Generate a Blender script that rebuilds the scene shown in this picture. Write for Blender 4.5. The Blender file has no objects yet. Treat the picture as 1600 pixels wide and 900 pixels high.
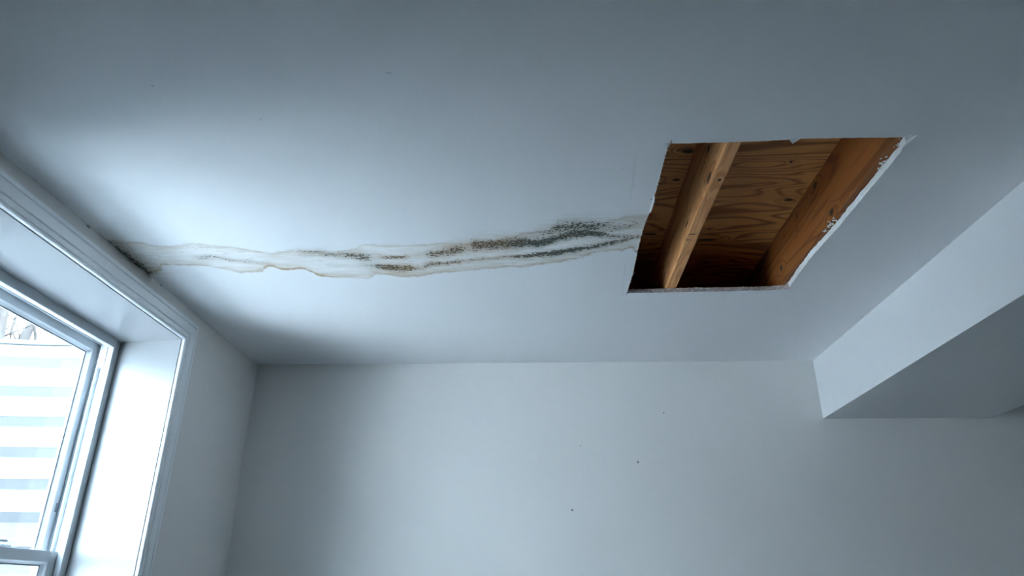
import bpy, bmesh, math, random
from mathutils import Vector, Matrix, noise as mnoise
C = bpy.context.scene.collection
sc = bpy.context.scene
ZO = 1.4                                   # eye height: all coordinates below are metres from the eye, floor at -1.4
# ------------------------------------------------------------------ camera, sky, exposure
def _norm(v): return Vector(v).normalized()
FPX = 1096.0
def _ray(px, py): return Vector((px-800, 450-py, -FPX))
_Y = _norm(_ray(839.5, 931)); _Z = _ray(808, -2047); _Z = (_Z - _Y*_Z.dot(_Y)).normalized(); _X = _Y.cross(_Z)
ROT = Matrix((_X, _Y, _Z))                 # camera axes -> room axes (x right, y to the back wall, z up)
cam = bpy.data.cameras.new('camera'); cam.sensor_width = 36; cam.lens = FPX*36/1600
cam.clip_start = .02
cam_o = bpy.data.objects.new('camera', cam); C.objects.link(cam_o)
cam_o.matrix_world = Matrix.Translation((0, 0, ZO)) @ ROT.to_4x4()
sc.camera = cam_o

w = bpy.data.worlds.new('overcast_sky'); sc.world = w; w.use_nodes = True
bg = w.node_tree.nodes['Background']
bg.inputs['Color'].default_value = (.62, .82, 1.0, 1); bg.inputs['Strength'].default_value = 6.0
sc.view_settings.view_transform = 'Standard'; sc.view_settings.look = 'None'
sc.view_settings.gamma = 1; sc.view_settings.use_curve_mapping = False
sc.view_settings.exposure = 2.37
sc.cycles.use_denoising = True
sc.cycles.max_bounces = 16; sc.cycles.diffuse_bounces = 10; sc.cycles.transparent_max_bounces = 16
# veiled winter sun that strikes the added snow and the steel down in the well; the room is lit by what bounces in
SUN_DIR, SUN_E, SUN_ANG = (-.42, -.53, -.74), 240.0, 8
sl = bpy.data.lights.new('sun', 'SUN'); sl.energy = SUN_E; sl.angle = math.radians(SUN_ANG); sl.color = (.75, .87, 1.0)
so = bpy.data.objects.new('sun', sl); C.objects.link(so); so.location = (-4, 6, 9)
so.rotation_euler = Vector(SUN_DIR).to_track_quat('-Z', 'Y').to_euler()
# light portal in the window opening (guides sky sampling, gives no light itself)
pl = bpy.data.lights.new('window_portal', 'AREA'); pl.shape = 'RECTANGLE'; pl.size = 1.6; pl.size_y = 1.1
pl.cycles.is_portal = True
po = bpy.data.objects.new('window_portal', pl); C.objects.link(po)
po.matrix_world = Matrix.Translation((-1.74, 1.91, .11+ZO)) @ Matrix(((0,0,-1),(0,1,0),(1,0,0))).to_4x4()

# ------------------------------------------------------------------ node helpers
class NT:
    def __init__(s, name, rough=.7, origin=(0,0,0), spec=.5):
        s.m = bpy.data.materials.new(name); s.m.use_nodes = True; s.t = s.m.node_tree
        s.b = s.t.nodes['Principled BSDF']; s.b.inputs['Roughness'].default_value = rough
        s.b.inputs['Specular IOR Level'].default_value = spec
        tc = s.n('ShaderNodeTexCoord'); s.P = s.vm('ADD', tc.outputs['Object'], origin)
        sp = s.n('ShaderNodeSeparateXYZ'); s.L(s.P, sp.inputs[0]); s.x, s.y, s.z = sp.outputs
    def n(s, t): return s.t.nodes.new(t)
    def L(s, a, inp):
        if isinstance(a, bpy.types.NodeSocket): s.t.links.new(a, inp)
        else:
            if inp.type == 'RGBA' and len(a) == 3: a = (*a, 1)
            inp.default_value = a
    def M(s, op, a, b=0.0, c=0.0, clamp=False):
        k = s.n('ShaderNodeMath'); k.operation = op; k.use_clamp = clamp
        s.L(a, k.inputs[0]); s.L(b, k.inputs[1]); s.L(c, k.inputs[2]); return k.outputs[0]
    def vm(s, op, a, b=(0,0,0)):
        k = s.n('ShaderNodeVectorMath'); k.operation = op; s.L(a, k.inputs[0]); s.L(b, k.inputs[1]); return k.outputs[0]
    def sc_(s, v): return s.vm('MULTIPLY', s.P, v)
    def noise(s, scale=5, detail=4, vec=None, rough=.5, dist=0):
        k = s.n('ShaderNodeTexNoise'); k.inputs['Scale'].default_value = scale; k.inputs['Detail'].default_value = detail
        k.inputs['Roughness'].default_value = rough; k.inputs['Distortion'].default_value = dist
        s.L(vec or s.P, k.inputs['Vector']); return k.outputs['Fac']
    def xyz(s, x, y, z):
        k = s.n('ShaderNodeCombineXYZ'); s.L(x, k.inputs[0]); s.L(y, k.inputs[1]); s.L(z, k.inputs[2]); return k.outputs[0]
    def mix(s, f, a, b, mode='MIX'):
        k = s.n('ShaderNodeMix'); k.data_type = 'RGBA'; k.blend_type = mode; k.clamp_factor = True
        s.L(f, k.inputs[0]); s.L(a, k.inputs[6]); s.L(b, k.inputs[7]); return k.outputs[2]
    def step(s, a, lo, hi):                                # smooth ramp 0..1
        k = s.n('ShaderNodeMapRange'); k.interpolation_type = 'SMOOTHSTEP'
        s.L(a, k.inputs[0]); s.L(lo, k.inputs[1]); s.L(hi, k.inputs[2]); return k.outputs[0]
    def curve(s, t, pts, d0, d1, r0=0.0, r1=1.0):          # piecewise curve through pts over [d0,d1]
        k = s.n('ShaderNodeFloatCurve'); cv = k.mapping.curves[0]
        q = sorted([(min(1, max(0, (a-d0)/(d1-d0))), min(1, max(0, (b-r0)/(r1-r0)))) for a, b in pts])
        if q[0][0] > 0: q.insert(0, (0, q[0][1]))
        if q[-1][0] < 1: q.append((1, q[-1][1]))
        cv.points[0].location = q[0]; cv.points[1].location = q[-1]
        for a in q[1:-1]: cv.points.new(*a)
        for p in cv.points: p.handle_type = 'AUTO_CLAMPED'
        k.mapping.update()
        s.L(s.M('DIVIDE', s.M('SUBTRACT', t, d0), d1-d0), k.inputs['Value'])
        return s.M('MULTIPLY_ADD', k.outputs[0], r1-r0, r0)
    def gauss(s, d, wd):
        r = s.M('DIVIDE', d, wd); return s.M('EXPONENT', s.M('MULTIPLY', s.M('MULTIPLY', r, r), -1.0))
    def spots(s, lst, vec=None):                           # elliptical marks: (x,y,z,rx,ry,rz)
        out = None
        for (a, b, c, ra, rb, rc) in lst:
            d = s.vm('DIVIDE', s.vm('SUBTRACT', vec or s.P, (a, b, c)), (ra, rb, rc))
            k = s.n('ShaderNodeVectorMath'); k.operation = 'LENGTH'; s.L(d, k.inputs[0])
            g = s.M('SUBTRACT', 1.0, s.step(k.outputs['Value'], .55, 1.15))
            out = g if out is None else s.M('MAXIMUM', out, g)
        return out
    def bump(s, h, strength=.2, dist=.002):
        k = s.n('ShaderNodeBump'); k.inputs['Strength'].default_value = strength; k.inputs['Distance'].default_value = dist
        s.L(h, k.inputs['Height']); s.L(k.outputs[0], s.b.inputs['Normal'])
    def col(s, c): s.L(c, s.b.inputs['Base Color']); return s.m

# traced on the photograph and carried onto the ceiling plane (x, y in metres)
UP = [(-1.299,1.8904),(-1.27,1.889),(-1.2177,1.8969),(-1.1789,1.9241),(-1.0604,1.9098),(-0.9758,1.9296),(-0.9021,1.9494),(-0.8304,1.9784),(-0.7668,1.9665),(-0.6513,1.9787),(-0.5897,1.9623),(-0.4892,1.9298),(-0.4262,1.9359),(-0.3047,1.9262),(-0.1853,1.9251),(-0.0951,1.9021),(-0.0183,1.8711),(0.0506,1.8448),(0.1069,1.8266),(0.1627,1.8164),(0.2179,1.8064),(0.2699,1.7739),(0.324,1.768)]
LO = [(-1.3195,2.1155),(-1.2622,2.1067),(-1.2223,2.0528),(-1.1376,2.0649),(-1.078,2.0715),(-1.0283,2.1028),(-0.9757,2.1246),(-0.922,2.1158),(-0.8755,2.0769),(-0.8395,2.0978),(-0.7886,2.0942),(-0.7533,2.1203),(-0.7267,2.1572),(-0.6425,2.1732),(-0.5791,2.177),(-0.5312,2.1494),(-0.4687,2.1667),(-0.4166,2.1708),(-0.3342,2.1469),(-0.2015,2.1199),(-0.1238,2.11),(-0.0213,2.0979),(0.0546,2.0775),(0.1166,2.058),(0.1765,2.0217),(0.235,1.9919),(0.2824,1.9838),(0.3069,1.9712),(0.3212,2.0051),(0.3448,2.0148)]
SA = [(-0.7425,1.9808),(-0.6275,1.9976),(-0.5185,2.0192),(-0.4419,2.0213),(-0.3777,2.009),(-0.3019,1.9973),(-0.1875,1.9511),(-0.0667,1.9327),(0.0224,1.9308),(0.0615,1.9106),(0.1092,1.8828),(0.1664,1.8721),(0.2056,1.8813),(0.2555,1.8992),(0.3254,1.9011)]
SB = [(-1.0491,2.0048),(-0.95,2.036),(-0.518,2.0865),(-0.4774,2.0975),(-0.3929,2.1048),(-0.3375,2.0766),(-0.2599,2.0642),(-0.1642,2.0476),(-0.0388,2.0228),(0.0534,2.0092),(0.1314,1.9797),(0.202,1.9574),(0.2586,1.9287),(0.326,1.9053)]
ST = [(-0.0656,1.8987),(0.0509,1.8608),(0.0733,1.8414),(0.1259,1.831),(0.1823,1.8287),(0.2401,1.8421),(0.3128,1.8206)]
HL = [(0.3279,1.4235),(0.3293,1.5128),(0.3318,1.6299),(0.3288,1.678),(0.320,1.6795),(0.3288,1.683),(0.3325,1.7463),(0.3267,1.8133),(0.3268,1.897),(0.3285,2.008),(0.3348,2.1637),(0.3337,2.3335)]
HF = [(0.3365,2.335),(0.4371,2.3338),(0.5834,2.3284),(0.7285,2.3264),(0.8372,2.3218),(0.9033,2.311)]
HR = [(0.9011,2.298),(0.8948,2.1848),(0.8924,2.0434),(0.896,1.9461),(0.9004,1.8524),(0.9006,1.7567),(0.901,1.6889),(0.9017,1.6016),(0.9028,1.5329),(0.9034,1.4741),(0.8947,1.4121)]
HN = [(0.8802,1.4125),(0.8072,1.4109),(0.7341,1.4108),(0.6495,1.4099),(0.6203,1.4133),(0.5423,1.4176),(0.4646,1.4203),(0.3976,1.4212),(0.336,1.4213)]

def stained_ceiling():
    s = NT('painted_ceiling', .75, spec=.3)
    X0, X1, Y0, Y1 = -1.34, .36, 1.7, 2.3
    n1 = s.M('SUBTRACT', s.noise(13, 3), .5); n2 = s.M('SUBTRACT', s.noise(55, 3), .5)
    y = s.M('ADD', s.y, s.M('ADD', s.M('MULTIPLY', n1, .035), s.M('MULTIPLY', n2, .018)))
    x = s.M('ADD', s.x, s.M('MULTIPLY', n2, .03))
    cv = lambda pts: s.curve(x, pts, X0, X1, Y0, Y1)
    iv = lambda pts: s.curve(s.x, pts, X0, X1)
    yu, yl = cv(UP), cv(LO)
    dU = s.M('SUBTRACT', y, yu); dL = s.M('SUBTRACT', yl, y)
    lim = s.M('SUBTRACT', 1.0, s.step(s.x, .338, .345))        # the cut removed the rest
    ins = s.M('MULTIPLY', s.M('MULTIPLY', s.step(dU, -.004, .006), s.step(dL, -.003, .005)), lim)
    c = s.mix(s.M('MULTIPLY', s.noise(1.7, 3), .5), (.80,.805,.81), (.765,.775,.785))
    # two faint taped seams beside the opening
    tape = s.M('MULTIPLY', s.gauss(s.M('SUBTRACT', s.x, s.M('MULTIPLY_ADD', s.y, .055, .174)), .0035),
               s.M('MULTIPLY', s.step(s.y, 1.42, 1.5), s.M('SUBTRACT', 1.0, s.step(s.y, 1.6, 1.72))))
    tape2 = s.M('MULTIPLY', s.gauss(s.M('SUBTRACT', s.x, s.M('MULTIPLY_ADD', s.y, .06, .176)), .003), s.M('MULTIPLY', s.step(s.y, 2.03, 2.12), s.M('SUBTRACT', 1.0, s.step(s.y, 2.33, 2.40))))
    tp = s.M('ADD', tape, tape2)
    c = s.mix(s.M('MULTIPLY', tp, .25), c, (.6,.6,.62))
    # pale dried-out fill
    c = s.mix(s.M('MULTIPLY', ins, .85), c, (.835,.835,.825))
    # dirty tint that thickens to the tide lines
    st = s.noise(1, 5, s.sc_((7, 38, 1)), .6)
    tint = s.M('ADD', s.M('MULTIPLY', s.M('EXPONENT', s.M('DIVIDE', s.M('ABSOLUTE', dU), -.034)), .75),
                      s.M('MULTIPLY', s.M('EXPONENT', s.M('DIVIDE', s.M('ABSOLUTE', dL), -.050)), .95))
    tint = s.M('MULTIPLY', s.M('MULTIPLY', tint, ins), s.step(st, .26, .62))
    c = s.mix(tint, c, (.52,.45,.35))
    # veins of earlier tide lines
    v = s.M('ABSOLUTE', s.M('SUBTRACT', s.noise(1, 3, s.sc_((5, 26, 1)), .5, .6), .5))
    vein = s.M('MULTIPLY', s.M('SUBTRACT', 1.0, s.step(v, .0, .022)), s.M('MULTIPLY', ins, s.M('MULTIPLY', s.step(s.noise(6, 2), .42, .62), .55)))
    c = s.mix(vein, c, (.47,.43,.36))
    # tide lines
    EL = iv([(-1.3,.7),(-1.25,.6),(-1.22,.7),(-1.2,.25),(-1.08,.22),(-.92,.38),(-.89,.9),(-.80,1),(-.73,1),(-.66,.35),(-.56,.3),(-.5,.5),(-.42,.7),(-.33,.4),(-.1,.38),(0,.4),(.1,.42),(.22,.3),(.28,.5),(.31,.65),(.35,.4)])
    EU = iv([(-1.3,.2),(-1.18,.45),(-1.1,.2),(-1,.22),(-.85,.3),(-.7,.25),(-.5,.2),(-.3,.18),(-.12,.35),(-.02,.7),(.04,.75),(.09,.4),(.2,.3),(.27,.35),(.33,.35)])
    wob = s.M('MULTIPLY_ADD', s.noise(20, 2), .011, .0015)
    lineL = s.M('MULTIPLY', s.gauss(s.M('SUBTRACT', dL, .002), wob), s.M('MULTIPLY', EL, lim))
    lineU = s.M('MULTIPLY', s.gauss(s.M('SUBTRACT', dU, .002), wob), s.M('MULTIPLY', EU, lim))
    c = s.mix(s.M('MULTIPLY', lineU, .8), c, (.40,.33,.24)); c = s.mix(lineL, c, (.41,.265,.14))
    # mould: three streaks, a hazy ground and dark colonies
    IA = iv([(-.80,0),(-.73,.40),(-.62,.5),(-.55,.75),(-.51,.3),(-.46,.8),(-.41,.75),(-.39,.2),(-.34,.5),(-.28,.9),(-.23,.85),(-.205,.45),(-.185,.9),(-.12,.92),(-.05,.95),(.03,1),(.07,.9),(.11,1),(.17,1),(.21,.8),(.25,.5),(.3,.55),(.34,.4)])
    WA = iv([(-.75,.25),(-.6,.32),(-.52,.34),(-.46,.18),(-.4,.2),(-.3,.38),(-.2,.44),(-.1,.48),(0,.36),(.1,.34),(.18,.32),(.25,.2),(.34,.14)])
    IB = iv([(-1.12,0),(-1.05,.5),(-1.0,.45),(-.9,.25),(-.8,.0),(-.6,.1),(-.53,.45),(-.5,1),(-.44,1),(-.40,.8),(-.37,.5),(-.33,.8),(-.25,.65),(-.17,.45),(-.10,.5),(-.05,.8),(.02,.9),(.06,1),(.13,.95),(.2,.75),(.27,.7),(.33,.6)])
    WB = iv([(-1.1,.2),(-.9,.2),(-.55,.2),(-.47,.36),(-.4,.24),(-.33,.22),(-.2,.14),(-.08,.18),(.05,.26),(.15,.22),(.25,.17),(.34,.12)])
    IT = iv([(-.06,0),(0,.30),(.05,.6),(.08,.8),(.14,.85),(.19,.75),(.24,.5),(.3,.4),(.34,.3)])
    g = lambda pts, W, I: s.M('MULTIPLY', s.gauss(s.M('SUBTRACT', y, cv(pts)), s.M('MULTIPLY', W, .082)), I)
    gA, gB, gT = g(SA, WA, IA), g(SB, WB, IB), s.M('MULTIPLY', s.gauss(s.M('SUBTRACT', y, cv(ST)), .040), IT)
    # the corner where the stain meets the window wall
    gW = s.M('MULTIPLY', s.M('EXPONENT', s.M('DIVIDE', s.M('ADD', s.x, 1.3126), -.030)),
             s.curve(s.y, [(1.75,0),(1.84,.25),(1.9,.55),(2.0,.85),(2.08,1),(2.12,.9),(2.15,.1),(2.25,0)], 1.7, 2.3))
    D = s.M('MAXIMUM', s.M('MAXIMUM', gA, gB), s.M('MAXIMUM', s.M('MULTIPLY', gT, .8), gW))
    D = s.M('MULTIPLY', s.M('MINIMUM', D, 1.0), lim)
    Dh = s.M('MULTIPLY', s.M('POWER', D, .42), s.M('MULTIPLY', lim, s.step(s.noise(1, 5, s.sc_((13, 60, 1)), .65), .34, .66)))
    D = s.M('MULTIPLY', D, s.M('MULTIPLY_ADD', s.noise(1, 4, s.sc_((22, 60, 1)), .65), 2.6, -.12), clamp=True)
    green = s.curve(s.x, [(-1.34,.75),(-1.0,.7),(-.6,.55),(-.52,.6),(-.5,.12),(-.38,.1),(-.34,.45),(-.3,.15),(-.12,.3),(-.04,.6),(.04,.85),(.2,.85),(.3,.4),(.36,.3)], X0, X1)
    green = s.M('ADD', green, s.M('MULTIPLY', s.M('SUBTRACT', s.noise(25, 3), .5), .8), clamp=True)
    haze = s.mix(green, (.40,.25,.105), (.25,.25,.205))
    c = s.mix(s.M('MULTIPLY', Dh, .62), c, s.mix(green, (.46,.29,.125), (.37,.37,.31)))
    c = s.mix(s.M('MULTIPLY', s.M('MULTIPLY', D, s.step(s.noise(1, 3, s.sc_((60, 50, 1))), .12, .5)), .72), c, haze)
    sp = s.noise(1, 3, s.sc_((118, 128, 1)), .62)
    thr = s.M('MULTIPLY_ADD', D, s.M('MULTIPLY_ADD', green, -.09, -.23), .69)
    colony = s.M('MULTIPLY', s.step(sp, thr, s.M('ADD', thr, .05)), s.step(D, .06, .2))
    dark = s.mix(green, (.075,.045,.022), (.035,.047,.037))
    c = s.mix(s.M('MULTIPLY', colony, .88), c, dark)
    sp2 = s.noise(1, 4, s.sc_((42, 62, 1)), .65)
    thr2 = s.M('MULTIPLY_ADD', D, -.22, .76)
    blot = s.M('MULTIPLY', s.step(sp2, thr2, s.M('ADD', thr2, .07)), s.step(D, .15, .4))
    c = s.mix(s.M('MULTIPLY', blot, .62), c, s.mix(green, (.12,.07,.03), (.055,.068,.05)))
    # stray pin marks
    pin = s.spots([(-.8141,1.1779,1,.0035,.0035,1),(-.2993,1.1529,1,.008,.002,1),(-.6226,1.3006,1,.0025,.0025,1),(.2282,1.5282,1,.0025,.0025,1)])
    c = s.mix(s.M('MULTIPLY', pin, .55), c, (.3,.3,.3))
    rip = s.M('MULTIPLY', ins, s.M('ADD', st, s.M('MULTIPLY', colony, .3)))
    h = s.M('ADD', s.M('MULTIPLY', s.noise(1, 3, s.sc_((150, 220, 100))), .25), s.M('ADD', s.M('MULTIPLY', rip, 1.1), s.M('MULTIPLY', tp, .5)))
    s.bump(h, .35, .003)
    return s.col(c)

def paint(name, c, rough=.7, speck=None, bump=.15, blotch=None):
    s = NT(name, rough, spec=.3)
    k = s.mix(s.M('MULTIPLY', s.noise(2.2, 4), .6), c, tuple(v*.93 for v in c))
    if blotch: k = s.mix(s.M('MULTIPLY', s.step(s.noise(1.1, 4), .5, .75), .3), k, blotch)
    if speck: k = s.mix(s.M('MULTIPLY', s.spots(speck), .75), k, (.12,.11,.10))
    s.bump(s.noise(140, 3), bump, .002)
    s.k = k
    return s
def simple(name, c, rough=.5, var=.06, scale=30, metallic=0.0, spec=.5):
    s = NT(name, rough, spec=spec); s.b.inputs['Metallic'].default_value = metallic
    return s.col(s.mix(s.M('MULTIPLY', s.noise(scale, 4), 1.0), tuple(v*(1-var) for v in c), c))

m_ceil = stained_ceiling()
s = paint('back_wall_paint', (.745,.735,.715), .75, [(.449,3.15,.54,.006,.2,.006),(.154,3.15,.338,.006,.2,.006),(.58,3.15,.759,.004,.2,.004),(.199,3.15,.611,.003,.2,.003)], .15, (.765,.755,.735)); m_wall_b = s.col(s.k)
s = paint('left_wall_paint', (.80,.785,.765), .75, [(-1.31,1.78,.994,.2,.012,.004),(-1.31,2.217,1.0,.2,.01,.005)], .15)
g = s.M('MULTIPLY', s.M('EXPONENT', s.M('DIVIDE', s.M('SUBTRACT', 1.0, s.z), -.016)),
        s.curve(s.y, [(1.75,0),(1.86,.6),(1.95,.9),(2.05,1),(2.13,1),(2.16,0)], 1.7, 2.3))
g = s.M('MULTIPLY', g, s.M('MULTIPLY_ADD', s.noise(1, 4, s.sc_((1, 25, 90))), 1.6, .1), clamp=True)
m_wall_l = s.col(s.mix(g, s.k, (.06,.05,.035)))
s = paint('soffit_paint', (.70,.705,.71), .7); m_soffit = s.col(s.k)
s = paint('plain_wall_paint', (.22,.23,.24), .75); m_wall = s.col(s.k)
s = paint('right_wall_paint', (.62,.62,.62), .75); m_wall_r = s.col(s.k)
m_floor = simple('grey_carpet', (.150,.160,.168), .95, .25, 60)
m_trim = simple('semigloss_trim_paint', (.90,.92,.94), .38, .04, 12)
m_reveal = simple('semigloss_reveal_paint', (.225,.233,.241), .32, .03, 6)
m_vinyl = simple('white_vinyl', (.56,.59,.615), .35, .04, 15)
m_gasket = simple('grey_gasket', (.16,.18,.20), .6, .2)
m_paper = simple('torn_drywall_paper', (.86,.86,.85), .9, .15, 120)
m_kraft = simple('drywall_backing_paper', (.42,.38,.33), .9, .15, 40)
s = NT('gypsum_core', .95); gn = s.noise(90, 5, None, .7)
s.bump(gn, .6, .004); m_gyp = s.col(s.mix(s.step(gn, .35, .7), (.42,.37,.36), (.75,.70,.69)))
m_snow = simple('snow', (.86,.88,.90), .8, .08, 6)
m_ground = simple('damp_winter_ground', (.055,.052,.043), .95, .4, 3)
m_bark = simple('wet_bark', (.034,.032,.031), .9, .3, 14)
m_needle = simple('dark_needles', (.045,.05,.05), .9, .3, 9)
m_latch = simple('latch_vinyl', (.62,.66,.70), .4, .05)

def glass():
    m = bpy.data.materials.new('window_glass'); m.use_nodes = True; t = m.node_tree; t.nodes.clear()
    o = t.nodes.new('ShaderNodeOutputMaterial'); mx = t.nodes.new('ShaderNodeMixShader'); lw = t.nodes.new('ShaderNodeLayerWeight'); lw.inputs['Blend'].default_value = .5
    pw = t.nodes.new('ShaderNodeMath'); pw.operation = 'POWER'; pw.inputs[1].default_value = 5; t.links.new(lw.outputs['Facing'], pw.inputs[0])
    fr = t.nodes.new('ShaderNodeMath'); fr.operation = 'MULTIPLY_ADD'; fr.inputs[1].default_value = .5; fr.inputs[2].default_value = .03; t.links.new(pw.outputs[0], fr.inputs[0])
    a = t.nodes.new('ShaderNodeBsdfTransparent'); a.inputs[0].default_value = (.97,.985,.985,1)
    b = t.nodes.new('ShaderNodeBsdfGlossy'); b.inputs['Roughness'].default_value = .02
    for i, q in enumerate((fr.outputs[0], a.outputs[0], b.outputs[0])): t.links.new(q, mx.inputs[i])
    t.links.new(mx.outputs[0], o.inputs['Surface']); return m
m_glass = glass()

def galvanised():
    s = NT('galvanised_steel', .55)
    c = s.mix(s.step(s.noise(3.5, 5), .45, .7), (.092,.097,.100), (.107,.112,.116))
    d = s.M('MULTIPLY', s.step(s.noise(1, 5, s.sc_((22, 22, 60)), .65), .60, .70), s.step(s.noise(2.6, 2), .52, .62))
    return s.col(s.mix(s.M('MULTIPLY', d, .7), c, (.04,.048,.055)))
m_galv = galvanised()

def wood(name, origin, grain, scales, light, dark, knots, warm=None, lines=16., dirv=None):
    s = NT(name, .62, origin, .3)
    k = s.spots(knots) if knots else None
    P = s.sc_(scales)
    f = s.noise(1, 2.2, P, .45, .35)
    if knots:                                              # grain flows round the knots
        wide = s.spots([(a, b, c, ra*2.6, rb*3.2, rc*2.6) for a, b, c, ra, rb, rc in knots])
        f = s.M('ADD', f, s.M('MULTIPLY', wide, .10))
    tri = s.M('ABSOLUTE', s.M('SUBTRACT', s.M('FRACT', s.M('MULTIPLY', f, lines)), .5))   # 0 .. .5 saw of growth rings
    ring = s.step(tri, .22, .5)
    fine = s.noise(1, 5, s.vm('MULTIPLY', P, (9, 9, 9)), .7)
    c = s.mix(ring, light, dark)
    c = s.mix(s.M('MULTIPLY', s.step(fine, .45, .75), .35), c, dark)
    big = s.noise(2.3, 3); c = s.mix(s.M('MULTIPLY', s.step(big, .45, .7), .35), c, warm or dark)
    if k: c = s.mix(s.M('MULTIPLY', k, .93), c, (.018,.011,.006))
    s.bump(s.M('ADD', ring, s.M('MULTIPLY', fine, .6)), .12, .002)
    return s.col(c)

# ------------------------------------------------------------------ mesh helpers
def tag(o, label=None, cat=None, group=None, kind=None):
    for k, v in (('label', label), ('category', cat), ('group', group), ('kind', kind)):
        if v: o[k] = v
    return o
ORI = {}
def obj(name, verts, faces, mats, parent=None, origin=(0,0,0), smooth=False, fm=None):
    """links ONE mesh object; verts in eye-centred metres"""
    me = bpy.data.meshes.new(name)
    base = Vector(ORI.get(parent.name, (0,0,0))) if parent else Vector((0,0,0))
    o_ = Vector(origin) if not parent else base
    me.from_pydata([tuple(Vector(v)-o_) for v in verts], [], faces)
    for m in (mats if isinstance(mats, (list, tuple)) else [mats]): me.materials.append(m)
    if fm:
        for p, i in zip(me.polygons, fm): p.material_index = i
    bm = bmesh.new(); bm.from_mesh(me); bmesh.ops.recalc_face_normals(bm, faces=bm.faces); bm.to_mesh(me); bm.free()
    if smooth:
        for p in me.polygons: p.use_smooth = True
    o = bpy.data.objects.new(name, me); C.objects.link(o)
    if parent: o.parent = parent
    else: o.location = o_ + Vector((0,0,ZO))
    ORI[o.name] = tuple(o_)
    return o
def empty(name, origin=(0,0,0), parent=None):
    o = bpy.data.objects.new(name, None); C.objects.link(o); o.empty_display_size = .1
    if parent: o.parent = parent; ORI[o.name] = ORI[parent.name]
    else: o.location = Vector(origin)+Vector((0,0,ZO)); ORI[o.name] = tuple(origin)
    return o
def box(x0, x1, y0, y1, z0, z1):
    v = [(x, y, z) for x in (x0, x1) for y in (y0, y1) for z in (z0, z1)]
    return v, [(0,1,3,2),(4,6,7,5),(0,4,5,1),(2,3,7,6),(0,2,6,4),(1,5,7,3)]
def join(*parts):
    V, F = [], []
    for v, f in parts:
        n = len(V); V += v; F += [tuple(i+n for i in q) for q in f]
    return V, F
def bevel(o, wd=.002, seg=2):
    b = o.modifiers.new('edge', 'BEVEL'); b.width = wd; b.segments = seg; b.limit_method = 'ANGLE'; b.angle_limit = math.radians(35)
    return o
def ring_side(profile, rect, k, closed=True):
    """one mitred side of a picture frame; profile points (x, oy, oz) = room x and outward offsets; rect y0,y1,z0,z1"""
    y0, y1, z0, z1 = rect
    def cor(i, p):
        x, oy, oz = p
        return [(x, y0-oy, z0-oz), (x, y1+oy, z0-oz), (x, y1+oy, z1+oz), (x, y0-oy, z1+oz)][i]
    a = [cor(k, p) for p in profile]; b = [cor((k+1) % 4, p) for p in profile]
    n = len(profile); F = [(i, (i+1) % n, n+(i+1) % n, n+i) for i in range(n if closed else n-1)]
    if closed: F += [tuple(range(n)), tuple(range(2*n-1, n-1, -1))]
    return a+b, F
def P2(pts): return [(x, o, o) for x, o in pts]
def tube(path, radii, sides=6):
    V, F = [], []
    for i, p in enumerate(path):
        d = (path[min(i+1, len(path)-1)]-path[max(i-1, 0)]).normalized()
        u = d.orthogonal().normalized(); q = d.cross(u)
        for k in range(sides):
            a = 2*math.pi*k/sides; V.append(tuple(p+(u*math.cos(a)+q*math.sin(a))*radii[i]))
        if i:
            for k in range(sides):
                F.append(((i-1)*sides+k, (i-1)*sides+(k+1) % sides, i*sides+(k+1) % sides, i*sides+k))
    F += [tuple(range(sides)), tuple(range(len(V)-sides, len(V)))]
    return V, F

# ------------------------------------------------------------------ room shell
XL, YB, ZC, ZF = -1.3126, 3.15, 1.0, -1.4
XR, YF, TOP = 3.3, -2.6, 1.215
DW = .016                                                   # drywall thickness
struct = lambda *a, **k: tag(obj(*a, **k), kind='structure')
struct('floor', *box(-1.72, XR+.1, YF-.1, YB+.1, ZF-.1, ZF), m_floor)
struct('wall_back', *box(-1.72, XR+.1, YB, YB+.12, ZF, TOP), m_wall_b)
struct('wall_right', *box(XR, XR+.1, YF, YB, ZF, TOP), m_wall_r)
struct('wall_front', *box(-1.72, XR+.1, YF-.1, YF, ZF, TOP), m_wall)
WY0, WY1, WZ0, WZ1 = 1.40, 2.424, -.65, .869                # finished window opening
RO = .034                                                   # rough opening margin behind the boards
struct('wall_left', *join(box(-1.685, XL, YF, WY0-RO, ZF, TOP), box(-1.685, XL, WY1+RO, YB, ZF, TOP),
       box(-1.685, XL, WY0-RO, WY1+RO, ZF, WZ0-.02), box(-1.685, XL, WY0-RO, WY1+RO, WZ1+.014, TOP)), m_wall_l)
struct('ceiling_soffit', *box(1.2857, 2.0237, YF, YB, .7292, ZC), m_soffit)['label'] = 'boxed white soffit dropping from the ceiling along the right side'

# wall added out of view, there only to keep the sun off the trees
struct('added_shade_wall', *box(-1.685, -.55, 5.2, 11.5, .8, 8.2), m_soffit)['label'] = 'added wall out of view beyond the back wall, shading the trees'

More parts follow.
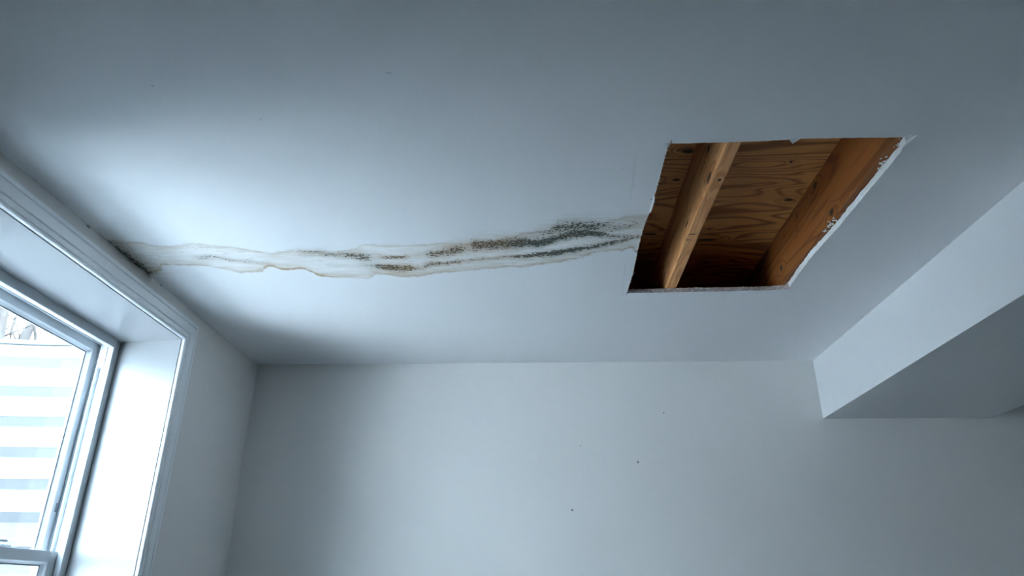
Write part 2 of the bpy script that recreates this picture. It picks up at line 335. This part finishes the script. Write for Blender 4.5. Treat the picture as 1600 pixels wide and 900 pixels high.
# ceiling with the cut-out
rnd = random.Random(4)
def dens(pts, step, jit):
    out = []
    for a, b in zip(pts[:-1], pts[1:]):
        n = max(1, round(math.dist(a, b)/step))
        for i in range(n):
            t = i/n; j = jit if i else jit*.4
            out.append((a[0]+(b[0]-a[0])*t+rnd.uniform(-j, j), a[1]+(b[1]-a[1])*t+rnd.uniform(-j, j)))
    return out+[pts[-1]]
eL, eF, eR, eN = dens(HL, .008, .0009), dens(HF, .009, .0011), dens(HR, .012, .0010), dens(HN, .009, .0008)
loop = eL+[(.3322,2.361)]+eF+[(.9125,2.3335),(.906,2.307),(.9111,2.3039)]+eR+[(.8975,1.3958)]+eN+[(.3325,1.4035),(.3305,1.4203),(.317,1.4205)]
side = [1]*len(eL)+[1]+[1]*len(eF)+[1]*3+[2]*len(eR)+[1]+[1]*len(eN)+[1]*3
def sheet(z, loop_, flip):
    bm = bmesh.new()
    o = [bm.verts.new((x, y, z)) for x, y in ((-1.40, YF), (XR, YF), (XR, YB), (-1.40, YB))]
    h = [bm.verts.new((x, y, z)) for x, y in loop_]
    ed = [bm.edges.new((q[i], q[(i+1) % len(q)])) for q in (o, h) for i in range(len(q))]
    bmesh.ops.triangle_fill(bm, use_beauty=True, edges=ed)
    bm.verts.index_update()
    V = [tuple(v.co) for v in bm.verts]; F = [tuple(v.index for v in f.verts) for f in bm.faces]; bm.free()
    return V, F
# mid and top rings of the cut edge, a little ragged
mid, top = [], []
for (x, y), k in zip(loop, side):
    j = .0016
    mid.append((x+rnd.uniform(-j, j)+(-.001 if k == 2 else 0), y+rnd.uniform(-j, j)))
    top.append((x+rnd.uniform(-j, j)+(-.003 if k == 2 else 0), y+rnd.uniform(-j, j)))
VB, FB = sheet(ZC, loop, False); VT, FT = sheet(ZC+DW, top, True)
n0 = len(VB); V = VB+VT; F = FB+[tuple(i+n0 for i in f) for f in FT]; fm = [0]*len(FB)+[3]*len(FT)
hb, ht = 4, n0+4; nm = len(V); V += [(x, y, ZC+DW*(.55+rnd.uniform(-.1,.1))) for x, y in mid]; nl = len(loop)
for i in range(nl):
    j = (i+1) % nl
    F += [(hb+i, hb+j, nm+j, nm+i), (nm+i, nm+j, ht+j, ht+i)]; fm += [side[i]]*2
F += [(0, 1, n0+1, n0), (1, 2, n0+2, n0+1), (2, 3, n0+3, n0+2), (3, 0, n0, n0+3)]; fm += [0]*4
ceiling = struct('ceiling', V, F, [m_ceil, m_gyp, m_paper, m_kraft], fm=fm)
ceiling['label'] = 'white drywall ceiling with a mouldy water stain running to a square cut hole'

# torn paper and crumbs on the cut edge (parts of the ceiling)
def flake(cx, cy, cz, size, n=5, flat=.4):
    pts = []
    for k in range(n):
        a = 2*math.pi*k/n+rnd.uniform(-.4, .4); r = size*rnd.uniform(.5, 1.1)
        pts.append((cx+r*math.cos(a), cy+r*math.sin(a), cz+rnd.uniform(-.5, .5)*size*flat))
    t = size*.15
    V = pts+[(x, y, z+t) for x, y, z in pts]
    return V, [tuple(range(n)), tuple(range(2*n-1, n-1, -1))]+[(i, (i+1) % n, n+(i+1) % n, n+i) for i in range(n)]
fib = []
for x, y in eL[3::2]:                                       # fibres along the left cut
    if rnd.random() < .5: continue
    l = rnd.uniform(.002, .006)*(2.0 if y > 2.15 and rnd.random() < .4 else 1); t = rnd.uniform(.001, .002)
    a = rnd.uniform(-.5, .5)
    fib.append(([(x-.001, y-t, ZC), (x-.001, y+t, ZC), (x+l, y+l*a, ZC-.0005), (x-.001, y-t, ZC+.001), (x-.001, y+t, ZC+.001), (x+l, y+l*a, ZC+.0008)],
                [(0,1,2),(5,4,3),(0,3,4,1),(1,4,5,2),(2,5,3,0)]))
tag(obj('torn_paper', *join(*fib), m_paper, ceiling), 'frayed white paper fibres along the left cut')
def flap(pts, dz, name='torn_paper'):
    n = len(pts); V = [(x, y, ZC+z+dz) for x, y, z in pts]+[(x, y, ZC+z+dz+.0012) for x, y, z in pts]
    return obj(name, V, [tuple(range(n)), tuple(range(2*n-1, n-1, -1))]+[(i, (i+1) % n, n+(i+1) % n, n+i) for i in range(n)], m_paper, ceiling)
tag(flap([(.329,1.4225,0),(.341,1.4218,.006),(.339,1.427,.007),(.334,1.432,.004),(.3315,1.442,.003),(.3293,1.442,0)], 0), 'grey paper flap at the near left corner')
tag(flap([(.612,1.411,0),(.640,1.409,0),(.634,1.414,-.002),(.623,1.421,-.007),(.617,1.417,-.003)], 0), 'small white flap on the near edge')
tag(flap([(.885,1.4135,0),(.897,1.413,0),(.9065,1.400,-.004),(.903,1.418,-.004),(.896,1.440,-.005),(.893,1.428,-.002)], 0), 'curled white flap at the near right corner')
fl = [(.327,1.655,0),(.331,1.66,-.002),(.3365,1.69,-.003),(.334,1.72,-.004),(.3335,1.75,-.003),(.329,1.75,0),(.3285,1.70,0)]
tag(flap(fl, 0), 'narrow lifted paper strip on the left cut')
def cluster(spots, label):
    ps = []
    for cx, cy, r, n, sz in spots:
        for _ in range(n):
            ps.append(flake(cx+rnd.gauss(0, r*.35), cy+rnd.gauss(0, r), ZC+DW+rnd.uniform(-.008, .0), sz*rnd.uniform(.5, 1.2), rnd.choice((4,5,6)), .8))
    tag(obj('torn_paper', *join(*ps), m_paper, ceiling), label)
cluster([(.884,1.858,.016,26,.0045),(.879,1.90,.008,8,.003)], 'crumbled white paper halfway along the right cut')
cluster([(.893,1.53,.018,16,.0045),(.894,1.575,.012,8,.0035)], 'crumbled white paper near the far right corner')
cluster([(.893,1.45,.012,8,.004)], 'small white paper scraps beside the right corner')
cluster([(.890,2.29,.008,8,.003)], 'small paper crumbs at the far right corner of the cut')

# ------------------------------------------------------------------ framing above the ceiling
SUB = 1.194
m_ply = wood('plywood_veneer', (0,0,0), 'x', (1.15, 5.2, 3), (.80,.37,.125), (.36,.135,.036),
             [(.457,1.738,SUB,.022,.011,.1),(.449,1.891,SUB,.014,.008,.1),(.839,2.024,SUB,.017,.009,.1),(.635,2.30,SUB,.04,.010,.1),(.420,2.251,SUB,.03,.008,.1),(.623,2.216,SUB,.008,.006,.1),(.774,1.801,SUB,.006,.005,.1)], (.52,.21,.062), 18)
sub = tag(obj('plywood_subfloor', *box(XL+.001, XR, YF, YB, SUB, SUB+.02), m_ply, origin=(0,0,0)),
          'reddish plywood subfloor seen inside the ceiling hole above the joists', 'plywood')
def joist(x0, mat, label):
    x1 = x0+.038; z0, z1 = ZC+DW, SUB; e = .004
    prof = [(x0+e, z0), (x1-e, z0), (x1-e*.3, z0+e*.3), (x1, z0+e), (x1, z1), (x0, z1), (x0, z0+e), (x0+e*.3, z0+e*.3)]
    n = len(prof); V, F = [], []
    ys = [YF+(YB-YF)*i/40 for i in range(41)]
    for i, y in enumerate(ys):
        wv = .0012*math.sin(y*7+x0*9)
        V += [(x+wv, y, z) for x, z in prof]
        if i: F += [((i-1)*n+k, (i-1)*n+(k+1) % n, i*n+(k+1) % n, i*n+k) for k in range(n)]
    F += [tuple(range(n)), tuple(range(len(V)-n, len(V)))]
    o = obj('floor_joist', V, F, mat, origin=(x0+.019, 0, z0))
    return tag(o, label, 'joist', 'timber joists in the ceiling hole')
o1 = (.492, 0, ZC+DW)
m_j1 = wood('pine_joist_pale', o1, 'y', (16, .9, 11), (.76,.37,.15), (.55,.23,.075),
            [(.497,1.613,1.016,.006,.008,.02),(.473,1.623,1.03,.02,.03,.012),(.487,1.919,1.016,.016,.004,.006),(.482,1.957,1.016,.012,.003,.006),(.473,1.594,1.103,.02,.014,.01),(.473,1.913,1.05,.02,.03,.005)], (.66,.31,.115), 9)
o2 = (.895, 0, ZC+DW)
m_j2 = wood('pine_joist_orange', o2, 'y', (12, .8, 9), (.31,.105,.025), (.17,.050,.012),
            [(.876,1.899,1.172,.03,.020,.011),(.876,1.83,1.036,.03,.018,.012),(.876,2.275,1.065,.03,.015,.012),(.876,2.069,1.158,.03,.008,.010),(.876,2.086,1.113,.03,.005,.004)], (.23,.068,.016), 9)
joist(.473, m_j1, 'pale pine joist crossing the left part of the ceiling hole')
joist(.876, m_j2, 'orange pine joist with oval knots along the right edge of the ceiling hole')

# ------------------------------------------------------------------ window: casing, reveal, frame, sashes
rect = (WY0, WY1, WZ0, WZ1)
trim = tag(empty('trim_1', (XL, 1.91, WZ0)), 'white moulded casing around the basement window', kind='structure')
c0 = XL-.001; q = .003                                       # reveal edge shows inside the casing
prof = [(c0, q), (c0+.010, q), (c0+.013, q+.0015), (c0+.0145, q+.005), (c0+.013, q+.0085), (c0+.0095, q+.010), (c0+.0095, q+.0115),
        (c0+.0135, q+.012), (c0+.0140, q+.0262), (c0+.0085, q+.0272), (c0+.0085, q+.0308), (c0+.0145, q+.0318), (c0+.017, q+.048), (c0+.0185, q+.0595),
        (c0+.0125, q+.0600), (c0+.0125, q+.0634), (c0+.0185, q+.0644), (c0+.0195, q+.0755), (c0+.017, q+.078), (c0, q+.078)]
for k in range(4): obj('casing', *ring_side(P2(prof), rect, k), m_trim, trim)

win = tag(empty('window_1', (-1.56, 1.91, WZ0)), 'white double hung basement window in a deep reveal', kind='structure')
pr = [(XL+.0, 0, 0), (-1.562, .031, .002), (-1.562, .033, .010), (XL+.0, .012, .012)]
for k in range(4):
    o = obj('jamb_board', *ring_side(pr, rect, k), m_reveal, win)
FR = (WY0-.031, WY1+.031, WZ0-.002, WZ1+.002)
fp = [(-1.56, .020), (-1.56, -.030), (-1.5615, -.032), (-1.580, -.032), (-1.582, -.030), (-1.583, -.020), (-1.583, -.008),
      (-1.593, -.008), (-1.594, -.014), (-1.598, -.014), (-1.599, -.008), (-1.611, -.008), (-1.612, -.020), (-1.618, -.020), (-1.619, -.008),
      (-1.626, -.008), (-1.627, -.012), (-1.630, -.012), (-1.631, -.008), (-1.664, -.008), (-1.665, -.004), (-1.680, -.002), (-1.680, .020)]
for k in range(4): obj('frame_side', *ring_side(P2(fp), FR, k), m_vinyl, win)
def sash(name, r, x, wy, wz, label):
    st = tag(empty(name, parent=win), label)
    W = lambda pts: [(a, -k*wy+o, -k*wz+o) for a, k, o in pts]
    p = W([(x, 0, 0), (x-.001, 0, .0015), (x-.028, 0, .0015), (x-.028, 1, -.010), (x-.018, 1, -.010), (x-.0175, 1, -.009), (x-.011, 1, -.006), (x-.0095, 1, -.005),
         (x-.008, 1, -.0035), (x-.0015, 1, -.0005), (x, 1, .001)])
    for k in range(4): obj('sash_rail' if k % 2 == 0 else 'sash_stile', *ring_side(p, r, k), m_vinyl, st)
    G = W([(x-.0176, 1, -.0085), (x-.0172, 1, -.0125), (x-.0195, 1, -.0125), (x-.0195, 1, -.0085)])
    tag(obj('glazing_gasket', *join(*[ring_side(G, r, k) for k in range(4)]), m_gasket, st), 'thin dark gasket line around the pane')
    y0, y1, z0, z1 = r
    obj('glass_pane', *box(x-.0225, x-.0185, y0+wy+.004, y1-wy-.004, z0+wz+.004, z1-wz-.004), m_glass, st)
    return st
y0f, y1f, z0f, z1f = FR
up = sash('upper_sash', (y0f+.010, y1f-.010, .086, z1f-.010), -1.632, .033, .033, 'upper sash with a clear pane set back in the outer track')
lo = sash('lower_sash', (y0f+.010, y1f-.010, z0f+.012, .128), -1.585, .056, .033, 'lower sash in the inner track with its meeting rail near the bottom of view')
for ya, yb in ((WY1+.0215, WY1+.0375), (WY0-.0375, WY0-.0215)):      # filler blocks at the top of the inner track
    bevel(tag(obj('track_stop', *box(-1.611, -1.5835, ya-.022 if ya > 2 else ya, yb if ya > 2 else yb+.022, .765, z1f-.009), m_vinyl, win), 'short filler block at the top of the jamb track'), .002)
for yc in (2.165, 1.66):                                    # cam locks on the meeting rail
    L = empty('sash_lock', parent=win)
    bevel(obj('lock_base', *box(-1.618, -1.588, yc-.045, yc+.010, .1285, .1335), m_latch, L), .0015)
    bevel(obj('lock_lever', *join(box(-1.606, -1.594, yc-.030, yc-.012, .1335, .143), box(-1.606, -1.590, yc-.036, yc+.022, .143, .150)), m_latch, L), .0018)
    bevel(obj('lock_keeper', *join(box(-1.632, -1.606, yc+.016, yc+.064, .1285, .139), box(-1.628, -1.610, yc+.074, yc+.115, .1285, .1315)), m_latch, L), .0018)
for yc in (2.345, 1.48):
    bevel(obj('tilt_latch', *box(-1.612, -1.590, yc-.03, yc+.03, .1285, .1315), m_latch, win), .001)
for yc in (y1f-.024, y0f+.024):
    bevel(tag(obj('night_latch', *box(-1.634, -1.629, yc-.0035, yc+.0035, .255, .285), m_gasket, win), 'small dark vent latch on the upper sash stile'), .0015)

# ------------------------------------------------------------------ outside: window well, added snow, trees
CX, CY, WA, WB_ = -1.69, 1.84, 1.12, .905
def well_xy(t, off):
    e = 2/2.8; c, q = math.cos(t), math.sin(t)
    x = (WA+off)*abs(c)**e; y = (WB_+off)*abs(q)**e*(1 if q >= 0 else -1)
    return CX-x, CY+y
zs = [(.975, .006), (.972, .016), (.962, .018), (.956, .010), (.955, .0)]
z = .882
while z > -.98:                                             # trapezoid corrugations, 123 mm apart
    zs += [(z+.020, -.002), (z+.017, .001), (z-.013, .021), (z-.017, .023), (z-.052, .023), (z-.058, .020), (z-.078, .002), (z-.083, -.002)]
    z -= .123
NT_ = 96; ts = [math.pi*(i/NT_)-math.pi/2 for i in range(NT_+1)]
V, F = [], []
for j, (zz, off) in enumerate(zs):
    V += [(*well_xy(t, off), zz) for t in ts]
    if j: F += [((j-1)*(NT_+1)+i, (j-1)*(NT_+1)+i+1, j*(NT_+1)+i+1, j*(NT_+1)+i) for i in range(NT_)]
well = tag(empty('window_well', (-2.3, CY, -.95)), 'white corrugated steel window well curving around outside the glass', 'window well')
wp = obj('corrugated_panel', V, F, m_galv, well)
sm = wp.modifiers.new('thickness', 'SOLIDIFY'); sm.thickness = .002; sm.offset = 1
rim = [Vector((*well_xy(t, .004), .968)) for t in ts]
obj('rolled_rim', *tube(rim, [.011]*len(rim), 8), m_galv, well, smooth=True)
SNOW = -.95  # snow added out of view, heaped to bounce sun up into the room
NX, NY = 14, 24; V, F = [], []
for a in range(NX+1):
    for b in range(NY+1):
        x = -3.0+1.31*a/NX; y = .85+2.0*b/NY; t = min(1, max(0, (-1.95-x)/.75)); t2 = min(1, max(0, (1.5-y)/.6))
        V.append((x, y, SNOW+.12*t*t*(3-2*t)+.22*t2*t2+.04*mnoise.noise(Vector((x*3, y*3, 0)))))
n = len(V); V += [(x, y, -1.15) for x, y, z in V]; W_ = NY+1
for a in range(NX):
    for b in range(NY):
        q = (a*W_+b, a*W_+b+1, (a+1)*W_+b+1, (a+1)*W_+b); F += [q, tuple(n+i for i in reversed(q))]
edge = [a*W_ for a in range(NX+1)]+[NX*W_+b for b in range(1, W_)]+[a*W_+NY for a in range(NX-1, -1, -1)]+[b for b in range(NY-1, 0, -1)]
F += [(edge[i], edge[(i+1) % len(edge)], n+edge[(i+1) % len(edge)], n+edge[i]) for i in range(len(edge))]
struct('bounce_snow', V, F, m_snow, smooth=True)['label'] = 'unseen snow added at the bottom of the window well to bounce light indoors'
bm = bmesh.new()
o_ = [bm.verts.new((x, y, .86)) for x, y in ((-30, -20), (-1.695, -20), (-1.695, 30), (-30, 30))]
hole = [(-1.70, CY-WB_-.03)]+[well_xy(t, .030) for t in ts if abs(t) < 1.56]+[(-1.70, CY+WB_+.03)]
h_ = [bm.verts.new((x, y, .86)) for x, y in hole]
bmesh.ops.triangle_fill(bm, use_beauty=True, edges=[bm.edges.new((q[i], q[(i+1) % len(q)])) for q in (o_, h_) for i in range(len(q))])
bm.verts.index_update()
struct('ground', [tuple(v.co) for v in bm.verts], [tuple(v.index for v in f.verts) for f in bm.faces], m_ground)['label'] = 'damp winter ground just below the rim of the window well'
bm.free()

def at(px, py, D):                                          # a far point: bearing and height seen from the room, at distance D
    d = ROT @ _ray(px, py); return d*(D/math.hypot(d.x, d.y))
tr = random.Random(11)
def twig(parts, p, d, l, r, depth):
    path = [p]; n = 5
    for i in range(n):
        d = (d+Vector((tr.gauss(0,.14), tr.gauss(0,.14), tr.gauss(.03,.12)))).normalized(); path.append(path[-1]+d*l/n)
    parts.append(tube(path, [r*(1-.75*i/n) for i in range(n+1)], 5))
    if depth:
        for i in range(2, n+1):
            for _ in range(1 if depth > 1 else 2):
                q = (d+Vector((tr.gauss(0,.6), tr.gauss(0,.6), tr.gauss(.1,.5)))).normalized()
                twig(parts, path[i], q, l*tr.uniform(.35,.6), r*.42, depth-1)
def bare_tree(D, lines, label):
    """lines: (pixel polyline, start radius, twigs?) ; the first is the trunk and is carried down to the ground"""
    tp = [at(x, y, D) for x, y in lines[0][0]]
    foot = tp[0].copy(); foot.z = .85; lean = (tp[1]-tp[0]); foot -= Vector((lean.x, lean.y, 0))*.4*((tp[0].z-.85)/max(.2, abs(lean.z)))
    t = tag(empty('bare_tree', tuple(foot)), label, 'tree')
    top_ = tp[-1]+(tp[-1]-tp[-2]).normalized()*1.6
    pth = [foot]+tp+[top_]; r0 = lines[0][1]
    obj('trunk', *tube(pth, [r0*(1.25-.95*i/(len(pth)-1)) for i in range(len(pth))], 9), m_bark, t, smooth=True)
    for pl_, r, dep in lines[1:]:
        pts = [at(x, y, D+tr.uniform(-.1, .1)) for x, y in pl_]
        parts = [tube(pts, [r*(1-.5*i/len(pts)) for i in range(len(pts))], 6)]
        if dep:
            for p in pts[1:]: twig(parts, p, Vector((tr.gauss(0,1), tr.gauss(0,1), .8)).normalized(), tr.uniform(.4,.8), r*.5, dep)
        obj('branch', *join(*parts), m_bark, t)
    for _ in range(7):
        b = top_+(tp[-1]-top_)*tr.uniform(0, 1); parts = []
        twig(parts, b, Vector((tr.gauss(0,.7), tr.gauss(0,.7), .6)).normalized(), tr.uniform(.7,1.2), r0*.35, 2)
        obj('branch', *join(*parts), m_bark, t)
bare_tree(6.0, [([(-4,520),(2,500),(8,475),(12,460)], .045, 0),
                ([(0,527),(20,519),(40,512),(56,505)], .010, 1), ([(15,541),(17,519),(23,500),(27,490),(22,487)], .010, 1), ([(-6,545),(-2,515),(-4,470)], .03, 1)],
          'dark bare tree leaning at the left edge of the window view')
bare_tree(7.5, [([(29,541),(38,528),(47,511),(55,490),(60,470)], .05, 0),
                ([(55,542),(55.5,525),(54,510),(56,500)], .016, 1), ([(31,536),(30,522),(24,505)], .010, 1), ([(29,541),(20,520),(4,528),(0,536)], .012, 1)],
          'dark bare tree with a forked trunk above the middle of the well rim')
# evergreen beyond the rim
pc = at(90, 523, 9); foot = Vector((pc.x, pc.y, .85))
ev = tag(empty('evergreen_tree', tuple(foot)), 'small dark evergreen tree standing right of the bare trees', 'tree')
hgt = pc.z-.85
obj('trunk', *tube([foot, foot+Vector((0,0,hgt*.95))], [.05,.015], 8), m_bark, ev)
for tier in range(9):
    parts = []
    zt = .85+hgt*(.15+.85*tier/9); rr = .62*(1-tier/9.6)
    for _ in range(46):
        a = tr.uniform(0, 2*math.pi); d = Vector((math.cos(a), math.sin(a), -.35)); r = rr*tr.uniform(.6, 1.1)
        p = Vector((foot.x, foot.y, zt+tr.uniform(-.1,.1))); e = p+d*r; sd = Vector((-d.y, d.x, 0))*r*.16
        m_ = p+d*r*.6+Vector((0,0,.02))
        v = [tuple(q) for q in (p, m_+sd, e, m_-sd, m_+Vector((0,0,.05)))]
        parts.append((v, [(0,1,4),(1,2,4),(2,3,4),(3,0,4),(0,3,2,1)]))
    tag(obj('foliage_tier', *join(*parts), m_needle, ev), kind='stuff')
